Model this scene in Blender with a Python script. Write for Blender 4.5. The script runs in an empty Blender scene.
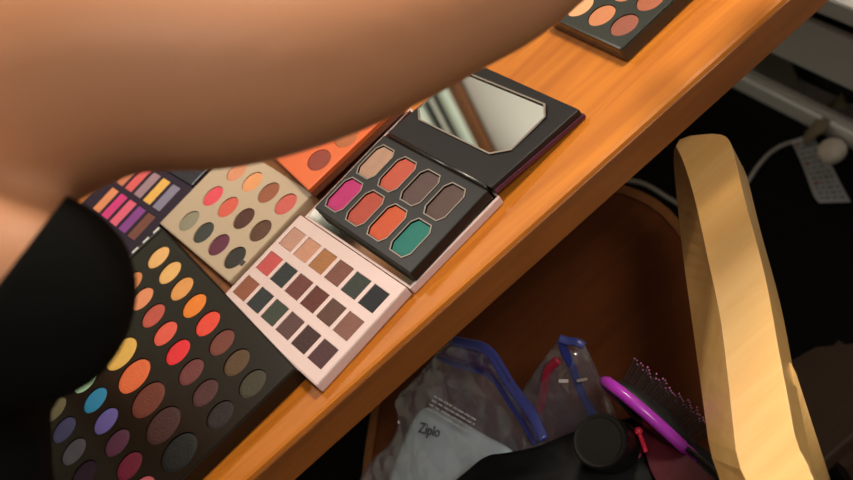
import bpy, bmesh, math, random
from mathutils import Vector, Matrix, noise
random.seed(7)
S = bpy.context.scene
COL = S.collection
PI = math.pi

# ------------------------------------------------------------------ camera
TABLE_Z = 0.75
CAM = Vector((0.0, 0.0, 1.25))
F_PX = 1125.7
RX = Vector((0.7460, -0.4410, -0.4990)).normalized()
BACK = Vector((-0.042, -0.779, 0.626)).normalized()
RY = BACK.cross(RX).normalized()
RX = RY.cross(BACK).normalized()

def ray(x, y):
    return RX * ((x - 426.5) / F_PX) - RY * ((y - 240.0) / F_PX) - BACK

def at(x, y, z):                       # point on the horizontal plane z seen at a photo pixel
    r = ray(x, y)
    return CAM + r * ((z - CAM.z) / r.z)

def dep(x, y, d):                      # point at a distance d in front of the camera
    return CAM + ray(x, y) * d

cd = bpy.data.cameras.new('camera')
cam = bpy.data.objects.new('camera', cd)
COL.objects.link(cam)
cam.matrix_world = Matrix(((RX.x, RY.x, BACK.x, CAM.x), (RX.y, RY.y, BACK.y, CAM.y),
                           (RX.z, RY.z, BACK.z, CAM.z), (0, 0, 0, 1)))
cd.sensor_fit = 'HORIZONTAL'
cd.sensor_width = 36.0
cd.lens = 36.0 * F_PX / 853.0
cd.clip_start = 0.02
cd.dof.use_dof = True
cd.dof.focus_distance = 0.80
cd.dof.aperture_fstop = 8.0
S.camera = cam

# ------------------------------------------------------------------ materials
def lin(c):
    c = c / 255.0
    return c / 12.92 if c <= 0.04045 else ((c + 0.055) / 1.055) ** 2.4

def rgb(r, g, b, k=1.0):
    return (min(.95, lin(r) * k), min(.95, lin(g) * k), min(.95, lin(b) * k), 1.0)

def mat(name, color, rough=.5, metal=0.0, spec=.5, coat=0.0, bump=0.0, bscale=200.0, vary=0.0, vscale=40.0, sheen=0.0, sss=0.0, emit=None, emit_s=0.0):
    m = bpy.data.materials.new(name)
    m.use_nodes = True
    nt = m.node_tree
    b = nt.nodes['Principled BSDF']
    b.inputs['Base Color'].default_value = color
    b.inputs['Roughness'].default_value = rough
    b.inputs['Metallic'].default_value = metal
    b.inputs['Specular IOR Level'].default_value = spec
    b.inputs['Coat Weight'].default_value = coat
    b.inputs['Coat Roughness'].default_value = .12
    if sheen:
        b.inputs['Sheen Weight'].default_value = sheen
    if sss:
        b.inputs['Subsurface Weight'].default_value = sss
        b.inputs['Subsurface Radius'].default_value = (.012, .005, .003)
        b.inputs['Subsurface Scale'].default_value = 1.0
    if emit:
        b.inputs['Emission Color'].default_value = emit
        b.inputs['Emission Strength'].default_value = emit_s
    if bump or vary:
        tc = nt.nodes.new('ShaderNodeTexCoord')
    if vary:
        n = nt.nodes.new('ShaderNodeTexNoise')
        n.inputs['Scale'].default_value = vscale
        n.inputs['Detail'].default_value = 5
        nt.links.new(tc.outputs['Object'], n.inputs['Vector'])
        mx = nt.nodes.new('ShaderNodeMix')
        mx.data_type = 'RGBA'
        mx.inputs['A'].default_value = tuple(c * (1 - vary) for c in color[:3]) + (1,)
        mx.inputs['B'].default_value = tuple(min(1, c * (1 + vary)) for c in color[:3]) + (1,)
        nt.links.new(n.outputs['Fac'], mx.inputs['Factor'])
        nt.links.new(mx.outputs['Result'], b.inputs['Base Color'])
    if bump:
        n2 = nt.nodes.new('ShaderNodeTexNoise')
        n2.inputs['Scale'].default_value = bscale
        n2.inputs['Detail'].default_value = 3
        nt.links.new(tc.outputs['Object'], n2.inputs['Vector'])
        bp = nt.nodes.new('ShaderNodeBump')
        bp.inputs['Strength'].default_value = bump
        bp.inputs['Distance'].default_value = .002
        nt.links.new(n2.outputs['Fac'], bp.inputs['Height'])
        nt.links.new(bp.outputs['Normal'], b.inputs['Normal'])
    return m

def wood(name, c1, c2, rough=.35, coat=.3, stretch=(2.0, 30.0, 30.0), scale=3.0, rot=0.0, spec=.5):
    m = bpy.data.materials.new(name)
    m.use_nodes = True
    nt = m.node_tree
    b = nt.nodes['Principled BSDF']
    b.inputs['Roughness'].default_value = rough
    b.inputs['Coat Weight'].default_value = coat
    b.inputs['Coat Roughness'].default_value = .2
    b.inputs['Specular IOR Level'].default_value = spec
    tc = nt.nodes.new('ShaderNodeTexCoord')
    mp = nt.nodes.new('ShaderNodeMapping')
    mp.inputs['Scale'].default_value = stretch
    mp.inputs['Rotation'].default_value = (0, 0, rot)
    nt.links.new(tc.outputs['Object'], mp.inputs['Vector'])
    n = nt.nodes.new('ShaderNodeTexNoise')
    n.inputs['Scale'].default_value = scale
    n.inputs['Detail'].default_value = 8
    n.inputs['Roughness'].default_value = .6
    n.inputs['Distortion'].default_value = .6
    nt.links.new(mp.outputs['Vector'], n.inputs['Vector'])
    cr = nt.nodes.new('ShaderNodeValToRGB')
    cr.color_ramp.elements[0].position = .3
    cr.color_ramp.elements[0].color = c1
    cr.color_ramp.elements[1].position = .7
    cr.color_ramp.elements[1].color = c2
    nt.links.new(n.outputs['Fac'], cr.inputs['Fac'])
    nt.links.new(cr.outputs['Color'], b.inputs['Base Color'])
    bp = nt.nodes.new('ShaderNodeBump')
    bp.inputs['Strength'].default_value = .08
    bp.inputs['Distance'].default_value = .001
    nt.links.new(n.outputs['Fac'], bp.inputs['Height'])
    nt.links.new(bp.outputs['Normal'], b.inputs['Normal'])
    return m

def film(name, tint, opaque=.18, rough=.16):
    m = bpy.data.materials.new(name)
    m.use_nodes = True
    nt = m.node_tree
    nt.nodes.remove(nt.nodes['Principled BSDF'])
    out = nt.nodes['Material Output']
    tr = nt.nodes.new('ShaderNodeBsdfTransparent')
    tr.inputs['Color'].default_value = (.93, .94, .96, 1)
    gs = nt.nodes.new('ShaderNodeBsdfGlossy')
    gs.inputs['Color'].default_value = (.95, .95, .97, 1)
    gs.inputs['Roughness'].default_value = rough
    df = nt.nodes.new('ShaderNodeBsdfDiffuse')
    df.inputs['Color'].default_value = tint
    gl = nt.nodes.new('ShaderNodeMixShader')
    gl.inputs['Fac'].default_value = .45
    nt.links.new(gs.outputs[0], gl.inputs[1])
    nt.links.new(df.outputs[0], gl.inputs[2])
    tc = nt.nodes.new('ShaderNodeTexCoord')
    n = nt.nodes.new('ShaderNodeTexVoronoi')
    n.inputs['Scale'].default_value = 42
    n.inputs['Randomness'].default_value = 1.0
    nt.links.new(tc.outputs['Object'], n.inputs['Vector'])
    bp = nt.nodes.new('ShaderNodeBump')
    bp.inputs['Strength'].default_value = .55
    bp.inputs['Distance'].default_value = .012
    nt.links.new(n.outputs['Distance'], bp.inputs['Height'])
    nt.links.new(bp.outputs['Normal'], gs.inputs['Normal'])
    lw = nt.nodes.new('ShaderNodeLayerWeight')
    lw.inputs['Blend'].default_value = .35
    ad = nt.nodes.new('ShaderNodeMath')
    ad.operation = 'MULTIPLY_ADD'
    ad.inputs[1].default_value = .30
    ad.inputs[2].default_value = opaque
    nt.links.new(lw.outputs['Facing'], ad.inputs[0])
    mx = nt.nodes.new('ShaderNodeMixShader')
    nt.links.new(ad.outputs[0], mx.inputs['Fac'])
    nt.links.new(tr.outputs[0], mx.inputs[1])
    nt.links.new(gl.outputs[0], mx.inputs[2])
    nt.links.new(mx.outputs[0], out.inputs['Surface'])
    return m

# ------------------------------------------------------------------ object helpers
def obj(name, bm_or_me, m=None, parent=None, smooth=False):
    if isinstance(bm_or_me, bmesh.types.BMesh):
        me = bpy.data.meshes.new(name)
        bmesh.ops.recalc_face_normals(bm_or_me, faces=bm_or_me.faces[:])
        bm_or_me.to_mesh(me)
        bm_or_me.free()
    else:
        me = bm_or_me
    if smooth:
        for p in me.polygons:
            p.use_smooth = True
    o = bpy.data.objects.new(name, me)
    COL.objects.link(o)
    if m:
        me.materials.clear()
        me.materials.append(m)
    if parent:
        root = parent
        off = Vector((0, 0, 0))
        while root:
            off += root.location
            root = root.parent
        o.parent = parent
        me.transform(Matrix.Translation(-off))
    else:                                   # origin to the base of the mesh
        xs = [v.co for v in me.vertices]
        lo = Vector((min(v.x for v in xs), min(v.y for v in xs), min(v.z for v in xs)))
        hi = Vector((max(v.x for v in xs), max(v.y for v in xs), max(v.z for v in xs)))
        c = Vector(((lo.x + hi.x) / 2, (lo.y + hi.y) / 2, lo.z))
        me.transform(Matrix.Translation(-c))
        o.location = c
    return o

def thing(name, label, cat, loc, group=None):
    o = bpy.data.objects.new(name, None)
    o.empty_display_size = .03
    COL.objects.link(o)
    o.location = loc
    o['label'] = label
    o['category'] = cat
    if group:
        o['group'] = group
    return o

def tag(o, label, cat, group=None):
    o['label'] = label
    o['category'] = cat
    if group:
        o['group'] = group
    return o

def struct(name, bm, m):
    o = obj(name, bm, m)
    o['kind'] = 'structure'
    return o

def prism(poly, z0, z1, bevel=0.0, segs=2, bm=None):
    """solid from a plan polygon; z1 may be a list of heights per corner"""
    nb = bmesh.new()
    n = len(poly)
    zt = z1 if isinstance(z1, (list, tuple)) else [z1] * n
    zb = z0 if isinstance(z0, (list, tuple)) else [z0] * n
    a = [nb.verts.new((p[0], p[1], zb[i])) for i, p in enumerate(poly)]
    b = [nb.verts.new((p[0], p[1], zt[i])) for i, p in enumerate(poly)]
    nb.faces.new(a[::-1])
    nb.faces.new(b)
    for i in range(n):
        nb.faces.new((a[i], a[(i + 1) % n], b[(i + 1) % n], b[i]))
    bmesh.ops.recalc_face_normals(nb, faces=nb.faces[:])
    if bevel:
        bmesh.ops.bevel(nb, geom=nb.edges[:], offset=bevel, segments=segs, profile=.6, affect='EDGES', clamp_overlap=True)
    if bm is None:
        return nb
    me = bpy.data.meshes.new('t')
    nb.to_mesh(me)
    nb.free()
    bm.from_mesh(me)
    bpy.data.meshes.remove(me)
    return bm

def box(x0, x1, y0, y1, z0, z1, bevel=0.0, bm=None):
    return prism([(x0, y0), (x1, y0), (x1, y1), (x0, y1)], z0, z1, bevel, bm=bm)

def catmull(pts, n=6, closed=False):
    pts = [Vector(p) for p in pts]
    out = []
    N = len(pts)
    rng = range(N) if closed else range(N - 1)
    for i in rng:
        if closed:
            p0, p1, p2, p3 = pts[(i - 1) % N], pts[i], pts[(i + 1) % N], pts[(i + 2) % N]
        else:
            p0, p1, p2, p3 = pts[max(i - 1, 0)], pts[i], pts[i + 1], pts[min(i + 2, N - 1)]
        for k in range(n):
            t = k / n
            out.append(.5 * ((2 * p1) + (p2 - p0) * t + (2 * p0 - 5 * p1 + 4 * p2 - p3) * t * t + (3 * p1 - p0 - 3 * p2 + p3) * t ** 3))
    if not closed:
        out.append(pts[-1])
    return out

def tube(path, radii, segs=12, bm=None, flat=1.0, up=Vector((0, 0, 1)), closed=False, caps=True):
    """swept tube, elliptical when flat != 1 (flat scales the binormal direction closest to up)"""
    bm = bm or bmesh.new()
    path = [Vector(p) for p in path]
    n = len(path)
    if not isinstance(radii, (list, tuple)):
        radii = [radii] * n
    rings = []
    for i, p in enumerate(path):
        if closed:
            t = (path[(i + 1) % n] - path[i - 1]).normalized()
        else:
            t = (path[min(i + 1, n - 1)] - path[max(i - 1, 0)]).normalized()
        u = up
        if abs(t.dot(u)) > .95:
            u = Vector((1, 0, 0)) if abs(t.x) < .9 else Vector((0, 1, 0))
        s = t.cross(u).normalized()
        v = s.cross(t).normalized()
        ring = []
        for k in range(segs):
            a = 2 * PI * k / segs
            ring.append(bm.verts.new(p + s * (math.cos(a) * radii[i]) + v * (math.sin(a) * radii[i] * flat)))
        rings.append(ring)
    m = n if closed else n - 1
    for i in range(m):
        r0, r1 = rings[i], rings[(i + 1) % n]
        for k in range(segs):
            bm.faces.new((r0[k], r0[(k + 1) % segs], r1[(k + 1) % segs], r1[k]))
    if not closed and caps:
        bm.faces.new(rings[0][::-1])
        bm.faces.new(rings[-1])
    return bm

def ball(c, r, bm, scale=(1, 1, 1), seg=16, rot=None):
    M = Matrix.Translation(Vector(c)) @ (rot.to_4x4() if rot else Matrix()) @ Matrix.Diagonal((*[s * r for s in scale], 1))
    bmesh.ops.create_uvsphere(bm, u_segments=seg, v_segments=seg // 2 + 2, radius=1, matrix=M)
    return bm

def realize(o):
    """apply the modifiers of a helper object and return its mesh"""
    dg = bpy.context.evaluated_depsgraph_get()
    dg.update()
    me = bpy.data.meshes.new_from_object(o.evaluated_get(dg))
    old = o.data
    bpy.data.objects.remove(o)
    return me

def temp(bm):
    me = bpy.data.meshes.new('t')
    bmesh.ops.recalc_face_normals(bm, faces=bm.faces[:])
    bm.to_mesh(me)
    bm.free()
    o = bpy.data.objects.new('t', me)
    COL.objects.link(o)
    return o

def cut(bm, cutter):
    a, b = temp(bm), temp(cutter)
    md = a.modifiers.new('b', 'BOOLEAN')
    md.operation = 'DIFFERENCE'
    md.solver = 'EXACT'
    md.object = b
    me = realize(a)
    bpy.data.objects.remove(b)
    return me

def fuse(bm, voxel=.006, smooth=6):
    a = temp(bm)
    r = a.modifiers.new('r', 'REMESH')
    r.mode = 'VOXEL'
    r.voxel_size = voxel
    s = a.modifiers.new('s', 'SMOOTH')
    s.factor = .5
    s.iterations = smooth
    return realize(a)

def text_mesh(txt, size, M, thick=.0002, shear=0.0):
    cu = bpy.data.curves.new('t', 'FONT')
    cu.body = txt
    cu.size = size
    cu.extrude = thick
    cu.shear = shear
    o = bpy.data.objects.new('t', cu)
    COL.objects.link(o)
    me = realize(o)
    me.transform(M)
    return me

def frame_matrix(o, x, y):
    x = x.normalized()
    z = x.cross(y).normalized()
    y = z.cross(x).normalized()
    return Matrix(((x.x, y.x, z.x, o.x), (x.y, y.y, z.y, o.y), (x.z, y.z, z.z, o.z), (0, 0, 0, 1)))

# ------------------------------------------------------------------ shared materials
M_table = wood('table_wood', rgb(162, 90, 22), rgb(196, 120, 36), .45, .0, (1.6, 22, 22), 3.0, spec=.28)
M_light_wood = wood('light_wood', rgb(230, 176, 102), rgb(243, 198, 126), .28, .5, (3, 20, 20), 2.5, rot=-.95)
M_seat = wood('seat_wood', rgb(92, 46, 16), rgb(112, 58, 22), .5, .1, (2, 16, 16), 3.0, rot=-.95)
M_blackplastic = mat('black_plastic', rgb(20, 19, 18), .3, spec=.5)
M_tray = mat('glossy_black_tray', rgb(26, 19, 12), .25, spec=.3)
M_silver = mat('silver_rim', rgb(132, 122, 112), .45, metal=.6)
M_black_fabric = mat('black_fabric', rgb(15, 15, 13), .95, spec=.06, bump=.3, bscale=500)
M_skin = mat('skin', rgb(176, 122, 86), .55, spec=.35, bump=.05, bscale=300, vary=.06, vscale=18, sss=.15)
M_white = mat('white_pinkish_card', rgb(208, 184, 180), .45)

# ------------------------------------------------------------------ the setting
M_floor = mat('black_carpet', rgb(17, 15, 14), .95, spec=.05, bump=.5, bscale=400, vary=.2, vscale=60)
M_wall = mat('wall_paint', rgb(205, 203, 196), .6, bump=.05, bscale=90)
M_wallb = mat('wall_sage_paint', rgb(176, 184, 164), .6, bump=.05, bscale=90)
M_ceil = mat('ceiling_paint', rgb(225, 220, 208), .8)
struct('floor', box(-2.2, .80, -2.2, 2.8, -.05, 0), M_floor)
struct('wall_right', box(.68, .80, -2.2, 2.8, 0, 2.5), M_wall)
struct('wall_back', box(-2.2, .68, 2.7, 2.8, 0, 2.5), M_wallb)
struct('wall_left', box(-2.3, -2.2, -2.2, 2.8, 0, 2.5), M_wall)
struct('ceiling', box(-2.3, .80, -2.2, 2.8, 2.5, 2.6), M_ceil)

# baseboard heater along the right wall
M_heater = mat('heater_enamel', rgb(236, 235, 232), .45)
M_heatback = mat('heater_grey_plate', rgb(96, 91, 82), .6)
M_heatdark = mat('heater_dark_slot', rgb(16, 20, 24), .7)
HX = .615
h = thing('baseboard_heater', 'long white metal baseboard heater running along the foot of the wall', 'heater', (HX + .03, 0.4, 0))
obj('bottom_rail', box(HX, .675, -1.6, 2.65, 0, .042, .004), M_heater, h)
obj('rail_lip', box(HX + .004, HX + .016, -1.6, 2.65, .043, .056, .002), M_heater, h)
obj('back_plate', box(.658, .679, -1.6, 2.65, .043, .33), M_heatdark, h)
obj('damper_plate', box(HX + .018, .632, 1.15, 2.65, .057, .15, .002), M_heatback, h)
obj('front_panel', box(HX, HX + .012, -1.6, 2.65, .152, .262, .004), M_heater, h)
obj('top_cover', prism([(HX - .004, -1.6), (.679, -1.6), (.679, 2.65), (HX - .004, 2.65)], .296, .335, .005), M_heater, h)

# made-up window and curtains, added for the little mirror to reflect
M_frame = wood('window_wood', rgb(120, 72, 34), rgb(150, 94, 46), .5, .1)
M_curtain = mat('pale_curtain', rgb(196, 208, 196), .8, bump=.1)
w = bpy.data.objects.new('added_window_1', None); COL.objects.link(w); w.location = (.2, 2.68, 1.5); w['kind'] = 'structure'
bm = bmesh.new()
box(-.16, -.08, 2.655, 2.70, 1.2, 2.40, bm=bm); box(.60, .67, 2.655, 2.70, 1.2, 2.40, bm=bm)
box(-.08, .60, 2.655, 2.70, 2.32, 2.40, bm=bm); box(-.08, .60, 2.655, 2.70, 1.2, 1.28, bm=bm)
obj('window_frame', bm, M_frame, w)
obj('valance', box(-.08, .475, 2.595, 2.61, 2.20, 2.40), M_frame, w)
obj('pane', box(-.08, .60, 2.685, 2.699, 1.28, 2.32), mat('night_pane', rgb(60, 74, 72), .1), w)
for k_, (x0, n_, mm) in enumerate(((.488, 5, M_curtain), (.560, 2, mat('white_curtain', rgb(240, 240, 234), .8)), (.590, 3, M_curtain))):
    pts = [(x0 + .014 * i, 2.625 + .016 * math.sin(i * 1.9)) for i in range(n_)]
    cu_ = obj('curtain', prism(pts + [(x, y + .006) for x, y in reversed(pts)], 1.25, 2.36), mm)
    tag(cu_, ('unseen pale green curtain panel left of the white one, added for the mirror', 'unseen narrow white curtain panel, added for the mirror', 'unseen pale green curtain panel right of the white one, added for the mirror')[k_], 'curtain')

# ------------------------------------------------------------------ table
YE = .56
t = thing('wooden_table', 'honey coloured wooden table top crossing the picture, covered with makeup palettes', 'table', (.14, .93, 0))
tb = box(-.31, .585, YE, 1.65, TABLE_Z - .029, TABLE_Z, .0035)
obj('tabletop', tb, M_table, t)
obj('shaded_edge', box(-.31, .585, YE - .0012, YE + .003, TABLE_Z - .0285, TABLE_Z - .0035, .0008), wood('shaded_edge_wood', rgb(112, 62, 20), rgb(140, 80, 28), .5, .05, (1.6, 22, 22), 3.0), t)['label'] = 'front edge coloured darker brown for its shade'  # shade of the front face put into a darker wood colour
for (x, y) in ((-.27, .60), (.545, .60), (-.27, 1.60), (.545, 1.60)):
    obj('leg', box(x - .025, x + .025, y - .025, y + .025, 0, TABLE_Z - .029, .003), M_table, t)
ap = bmesh.new()
box(-.27, .545, 1.59, 1.61, .64, TABLE_Z - .029, bm=ap)
obj('apron', ap, M_table, t)

# ------------------------------------------------------------------ palettes
K = 1.0
class Grid:
    """plan frame of a palette: u runs across the table towards its near edge, v towards the left"""
    def __init__(s, ox, oy, deg):
        a = math.radians(deg)
        s.o = Vector((ox, oy)); s.u = Vector((math.cos(a), math.sin(a))); s.v = Vector((math.sin(a), -math.cos(a)))
    def p(s, u, v):
        q = s.o + s.u * u + s.v * v
        return (q.x, q.y)
    def rect(s, u0, u1, v0, v1):
        return [s.p(u0, v0), s.p(u1, v0), s.p(u1, v1), s.p(u0, v1)]
    def ell(s, u, v, ru, rv, n=28):
        return [s.p(u + ru * math.cos(2 * PI * k / n), v + rv * math.sin(2 * PI * k / n)) for k in range(n)]
    def octo(s, u, v, ru, rv, c=.32):
        return [s.p(u + x * ru, v + y * rv) for x, y in ((1, 1 - c), (1 - c, 1), (-1 + c, 1), (-1, 1 - c), (-1, -1 + c), (-1 + c, -1), (1 - c, -1), (1, -1 + c))]

powder_cache = {}
def powder(c, sheen=False):
    k = (c, sheen)
    if k not in powder_cache:
        powder_cache[k] = mat('powder', rgb(*c, PK), .55 if not sheen else .35, spec=.3, bump=.25, bscale=700, vary=.12, vscale=150)
    return powder_cache[k]
PK = .80

def palette(g, rect, z0, z1, bevel, m_tray, parent, pans, depth=.0018, fill=.0009, tray_name='tray', dome=True):
    """tray with a sunk well for each pan; pans = [(outline polygon, colour, shrink)]"""
    cut_bm = bmesh.new()
    for poly, colr in pans:
        prism(poly, z1 - depth, z1 + .01, bm=cut_bm)
    me = cut(prism(rect, z0, z1, bevel), cut_bm)
    obj(tray_name, me, m_tray, parent)
    for poly, colr in pans:
        c = sum((Vector(p) for p in poly), Vector((0, 0))) / len(poly)
        inner = [tuple(c + (Vector(p) - c) * .965) for p in poly]
        mid = [tuple(c + (Vector(p) - c) * .80) for p in poly]
        nb = bmesh.new()
        zt = z1 - depth + fill
        a = [nb.verts.new((*p, z1 - depth + .0001)) for p in inner]
        b = [nb.verts.new((*p, zt)) for p in inner]
        d = [nb.verts.new((*p, zt + (.0003 if dome else 0))) for p in mid]
        n = len(a)
        nb.faces.new(a[::-1]); nb.faces.new(d)
        for i in range(n):
            j = (i + 1) % n
            nb.faces.new((a[i], a[j], b[j], b[i])); nb.faces.new((b[i], b[j], d[j], d[i]))
        obj('eyeshadow_pan', nb, powder(colr), parent)

# --- large black palette, 39 round pans
gB = Grid(-.1374, .8262, -86.1)
ZB = TABLE_Z
tB = thing('eyeshadow_palette', 'large black eyeshadow palette with 39 round pans in five rows, front left', 'palette', (*gB.p(.10, .068), ZB), 'makeup palettes on the table')
A = [(252, 196, 122), (250, 196, 118), (240, 168, 92), (248, 138, 42), (240, 76, 56), (118, 60, 48), (88, 64, 38), (62, 57, 40)]
B = [(222, 142, 84), (246, 156, 108), (204, 90, 74), (240, 96, 76), (236, 44, 54), (112, 52, 52), (78, 38, 38), (34, 20, 20)]
Cc = [(246, 226, 170), (244, 214, 130), (240, 192, 92), (236, 112, 60), (112, 48, 32), (64, 28, 24), (14, 16, 16)]
D = [(120, 170, 90), (90, 170, 120), (174, 220, 184), (40, 140, 188), (106, 96, 172), (90, 44, 70), (112, 28, 54), (196, 96, 106)]
E_ = [(150, 140, 70), (140, 130, 80), (124, 118, 88), (76, 76, 118), (88, 88, 98), (44, 24, 44), (60, 30, 50), (80, 30, 60)]
pans = []
for i in range(8):
    u = .0303 * i
    pans.append((gB.ell(u, 0, .0117, .0117), A[i]))
    pans.append((gB.ell(u, .0306, .0117, .0117), B[i]))
    pans.append((gB.ell(u, .1035, .0117, .0117), D[i]))
    pans.append((gB.ell(u, .1355, .0117, .0117), E_[i]))
for i in range(7):
    pans.append((gB.ell(-.0026 + .0355 * i, .0682, .0158, .0158), Cc[i]))
palette(gB, [gB.p(-.030, -.0180), gB.p(.2335, -.0300), gB.p(.2335, .160), gB.p(-.030, .160)], ZB + .0005, ZB + .014, .0015, M_tray, tB, pans)
# hinge strip with small white marks on the far side
hb = bmesh.new()
obj('hinge', prism(gB.rect(-.0355, -.0305, -.017, .158), ZB + .0005, ZB + .0145, .001), M_blackplastic, tB)
for v in (-.012, .000, .0125):
    obj('hinge_mark', prism(gB.rect(-.0348, -.0322, v - .0038, v + .0030), ZB + .0146, ZB + .0150), mat('white_mark', rgb(220, 220, 215), .4), tB)

# --- white palette, 18 square pans, lid folded open flat
gW = Grid(-.0403, .7208, -80.98)
tW = thing('eyeshadow_palette', 'pale pink white palette with 18 square pans lying open near the table edge', 'palette', (*gW.p(.06, .02), TABLE_Z), 'makeup palettes on the table')
cw = [[(196, 150, 130), (206, 150, 124), (172, 116, 70), (126, 78, 66), (50, 56, 50), (24, 26, 32)],
      [(204, 84, 84), (38, 46, 48), (112, 60, 56), (98, 46, 38), (94, 62, 52), (134, 90, 78)],
      [(150, 88, 62), (40, 46, 48), (58, 66, 54), (92, 62, 60), (64, 38, 36), (78, 46, 50)]]
pans = []
for j in range(3):
    for i in range(6):
        u, v = .02423 * i, .02565 * j
        pans.append((gW.rect(u - .0100, u + .0100, v - .0090, v + .0090), cw[j][i]))
palette(gW, gW.rect(-.0160, .1385, -.0195, .0705), TABLE_Z + .0005, TABLE_Z + .0095, .0015, M_white, tW, pans, depth=.0012, fill=.0008, dome=False)
lidz0, lidz1 = TABLE_Z + .0005, TABLE_Z + .0065
lid = [gW.p(-.0125, -.0205), gW.p(.1400, -.0205), gW.p(.1445, -.1090), gW.p(-.0105, -.1420)]
obj('lid', prism(lid, lidz0, lidz1, .001), M_white, tW)
lidr = bmesh.new()
c_ = sum((Vector(p) for p in lid), Vector((0, 0))) / 4
ri = [tuple(c_ + (Vector(p) - c_) * .972) for p in lid]
for i in range(4):
    j = (i + 1) % 4
    prism([lid[i], lid[j], ri[j], ri[i]], lidz1, lidz1 + .0004, bm=lidr)
obj('lid_rim', lidr, M_white, tW)
obj('lid_mirror', prism([tuple(c_ + (Vector(p) - c_) * .965) for p in lid], lidz1, lidz1 + .0006), mat('mirror_glass', rgb(200, 196, 186), .06, metal=1.0), tW)

# --- black palette with eight octagonal pans and an open mirror lid
gO = Grid(.0468, .7147, -81.72)
ZO = TABLE_Z + .0070
tO = thing('eyeshadow_palette', 'black palette with eight octagonal pans and an open mirror lid', 'palette', (*gO.p(.05, .0), ZO), 'makeup palettes on the table')
M_dark = mat('dark_printed_card', rgb(20, 17, 17), .4, spec=.3, vary=.35, vscale=60)
co = [[(184, 146, 124), (196, 88, 68), (92, 72, 70), (88, 68, 64)], [(190, 44, 118), (184, 78, 62), (206, 88, 52), (30, 118, 108)]]
pans = []
for j in range(2):
    for i in range(4):
        pans.append((gO.octo(.03165 * i, .03509 * j, .0118, .0146, .36), co[j][i]))
palette(gO, gO.rect(-.0175, .1210, -.0225, .0565), ZO, ZO + .0090, .0012, M_dark, tO, pans, depth=.0016, fill=.0008)
for j in range(2):
    for i in range(4):
        rb = bmesh.new()
        o1, o2 = gO.octo(.03165 * i, .03509 * j, .0128, .0156, .36), gO.octo(.03165 * i, .03509 * j, .0119, .0147, .36)
        for q in range(8):
            p_ = (q + 1) % 8
            prism([o1[q], o1[p_], o2[p_], o2[q]], ZO + .0091, ZO + .0095, bm=rb)
        obj('pan_rim', rb, M_silver, tO)
# lid: hinged at the base, lying back almost flat
lz = [ZO + .003, ZO + .003, TABLE_Z + .0022, TABLE_Z + .0022]
lt = [ZO + .0085, ZO + .0085, TABLE_Z + .0095, TABLE_Z + .0095]
lidq = [gO.p(-.0175, -.0260), gO.p(.1210, -.0255), gO.p(.1260, -.1095), gO.p(-.010, -.1140)]
M_lid = mat('dark_lid_card', rgb(25, 22, 24), .4, spec=.3, vary=.25, vscale=30)
lb = obj('lid', prism(lidq, lz, lt, .0010), M_lid, tO)
obj('lid_back', prism([tuple(Vector(p) + Vector((.001, -.0012))) for p in lidq], [z - .0010 for z in lz], [z + .0020 for z in lz]), mat('purple_print', rgb(74, 30, 52), .4, vary=.4, vscale=90), tO)
def lid_z(v):                       # height of the lid's upper face at v
    k_ = (v + .0238) / (-.110 + .0238)
    return (ZO + .0085) * (1 - k_) + (TABLE_Z + .0095) * k_
mu0, mu1, mv0, mv1 = -.0105, .1065, -.0485, -.1010
mo = [(mu0 + .012, mv0), (mu1 - .014, mv0), (mu1, mv0 - .010), (mu1, mv1 + .009), (mu1 - .010, mv1), (mu0 + .010, mv1), (mu0, mv1 + .008), (mu0, mv0 - .008)]
mo.reverse()
def mirror_poly(grow, dz):
    cu = sum(p[0] for p in mo) / 8; cv = sum(p[1] for p in mo) / 8
    q = [(cu + (u - cu) * (1 + grow / .057), cv + (v - cv) * (1 + grow / .026)) for u, v in mo]
    return [gO.p(*p) for p in q], [lid_z(p[1]) + dz for p in q]
pm, pz = mirror_poly(0, .0008)
obj('mirror', prism(pm, [z - .0006 for z in pz], pz), mat('mirror_glass_clear', (.86, .88, .86, 1), .02, metal=1.0), tO)
po, poz = mirror_poly(.0012, .0012)
rb = bmesh.new()
for q in range(8):
    p_ = (q + 1) % 8
    prism([po[q], po[p_], pm[p_], pm[q]], [lid_z(-.07) + .0002] * 4, [poz[q], poz[p_], pz[p_] + .0005, pz[q] + .0005], bm=rb)
obj('mirror_rim', rb, M_silver, tO)
hg = bmesh.new()
tube([Vector((*gO.p(-.012, -.0248), ZO + .0065)), Vector((*gO.p(.116, -.0245), ZO + .0065))], .0028, 10, hg)
obj('hinge', hg, M_blackplastic, tO, smooth=True)

# --- taupe palette, twelve oval pans
gT = Grid(-.0418, .8488, -80.6)
tT = thing('eyeshadow_palette', 'beige taupe palette with twelve oval pans beside the white one', 'palette', (*gT.p(.045, .03), TABLE_Z), 'makeup palettes on the table')
M_taupe = mat('taupe_card', rgb(178, 158, 132), .5, bump=.05, bscale=300)
ct = [[(226, 150, 112), (238, 164, 108), (160, 92, 62), (214, 98, 90)], [(238, 82, 96), (226, 98, 78), (84, 42, 32), (96, 60, 40)],
      [(150, 146, 124), (58, 62, 58), (104, 38, 66), (46, 42, 38)]]
pans = []
for j in range(3):
    for i in range(4):
        pans.append((gT.ell(.0303 * i, .02918 * j, .0112, .0108), ct[j][i]))
palette(gT, gT.rect(-.034, .1085, -.0195, .0760), TABLE_Z + .0005, TABLE_Z + .013, .0015, M_taupe, tT, pans)
# small black pull tab in the last pan's rim
obj('pan_tab', prism(gT.rect(.1015, .1065, .0555, .0600), TABLE_Z + .0131, TABLE_Z + .0136), mat('tab_dark', rgb(46, 42, 38), .5), tT)

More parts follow.
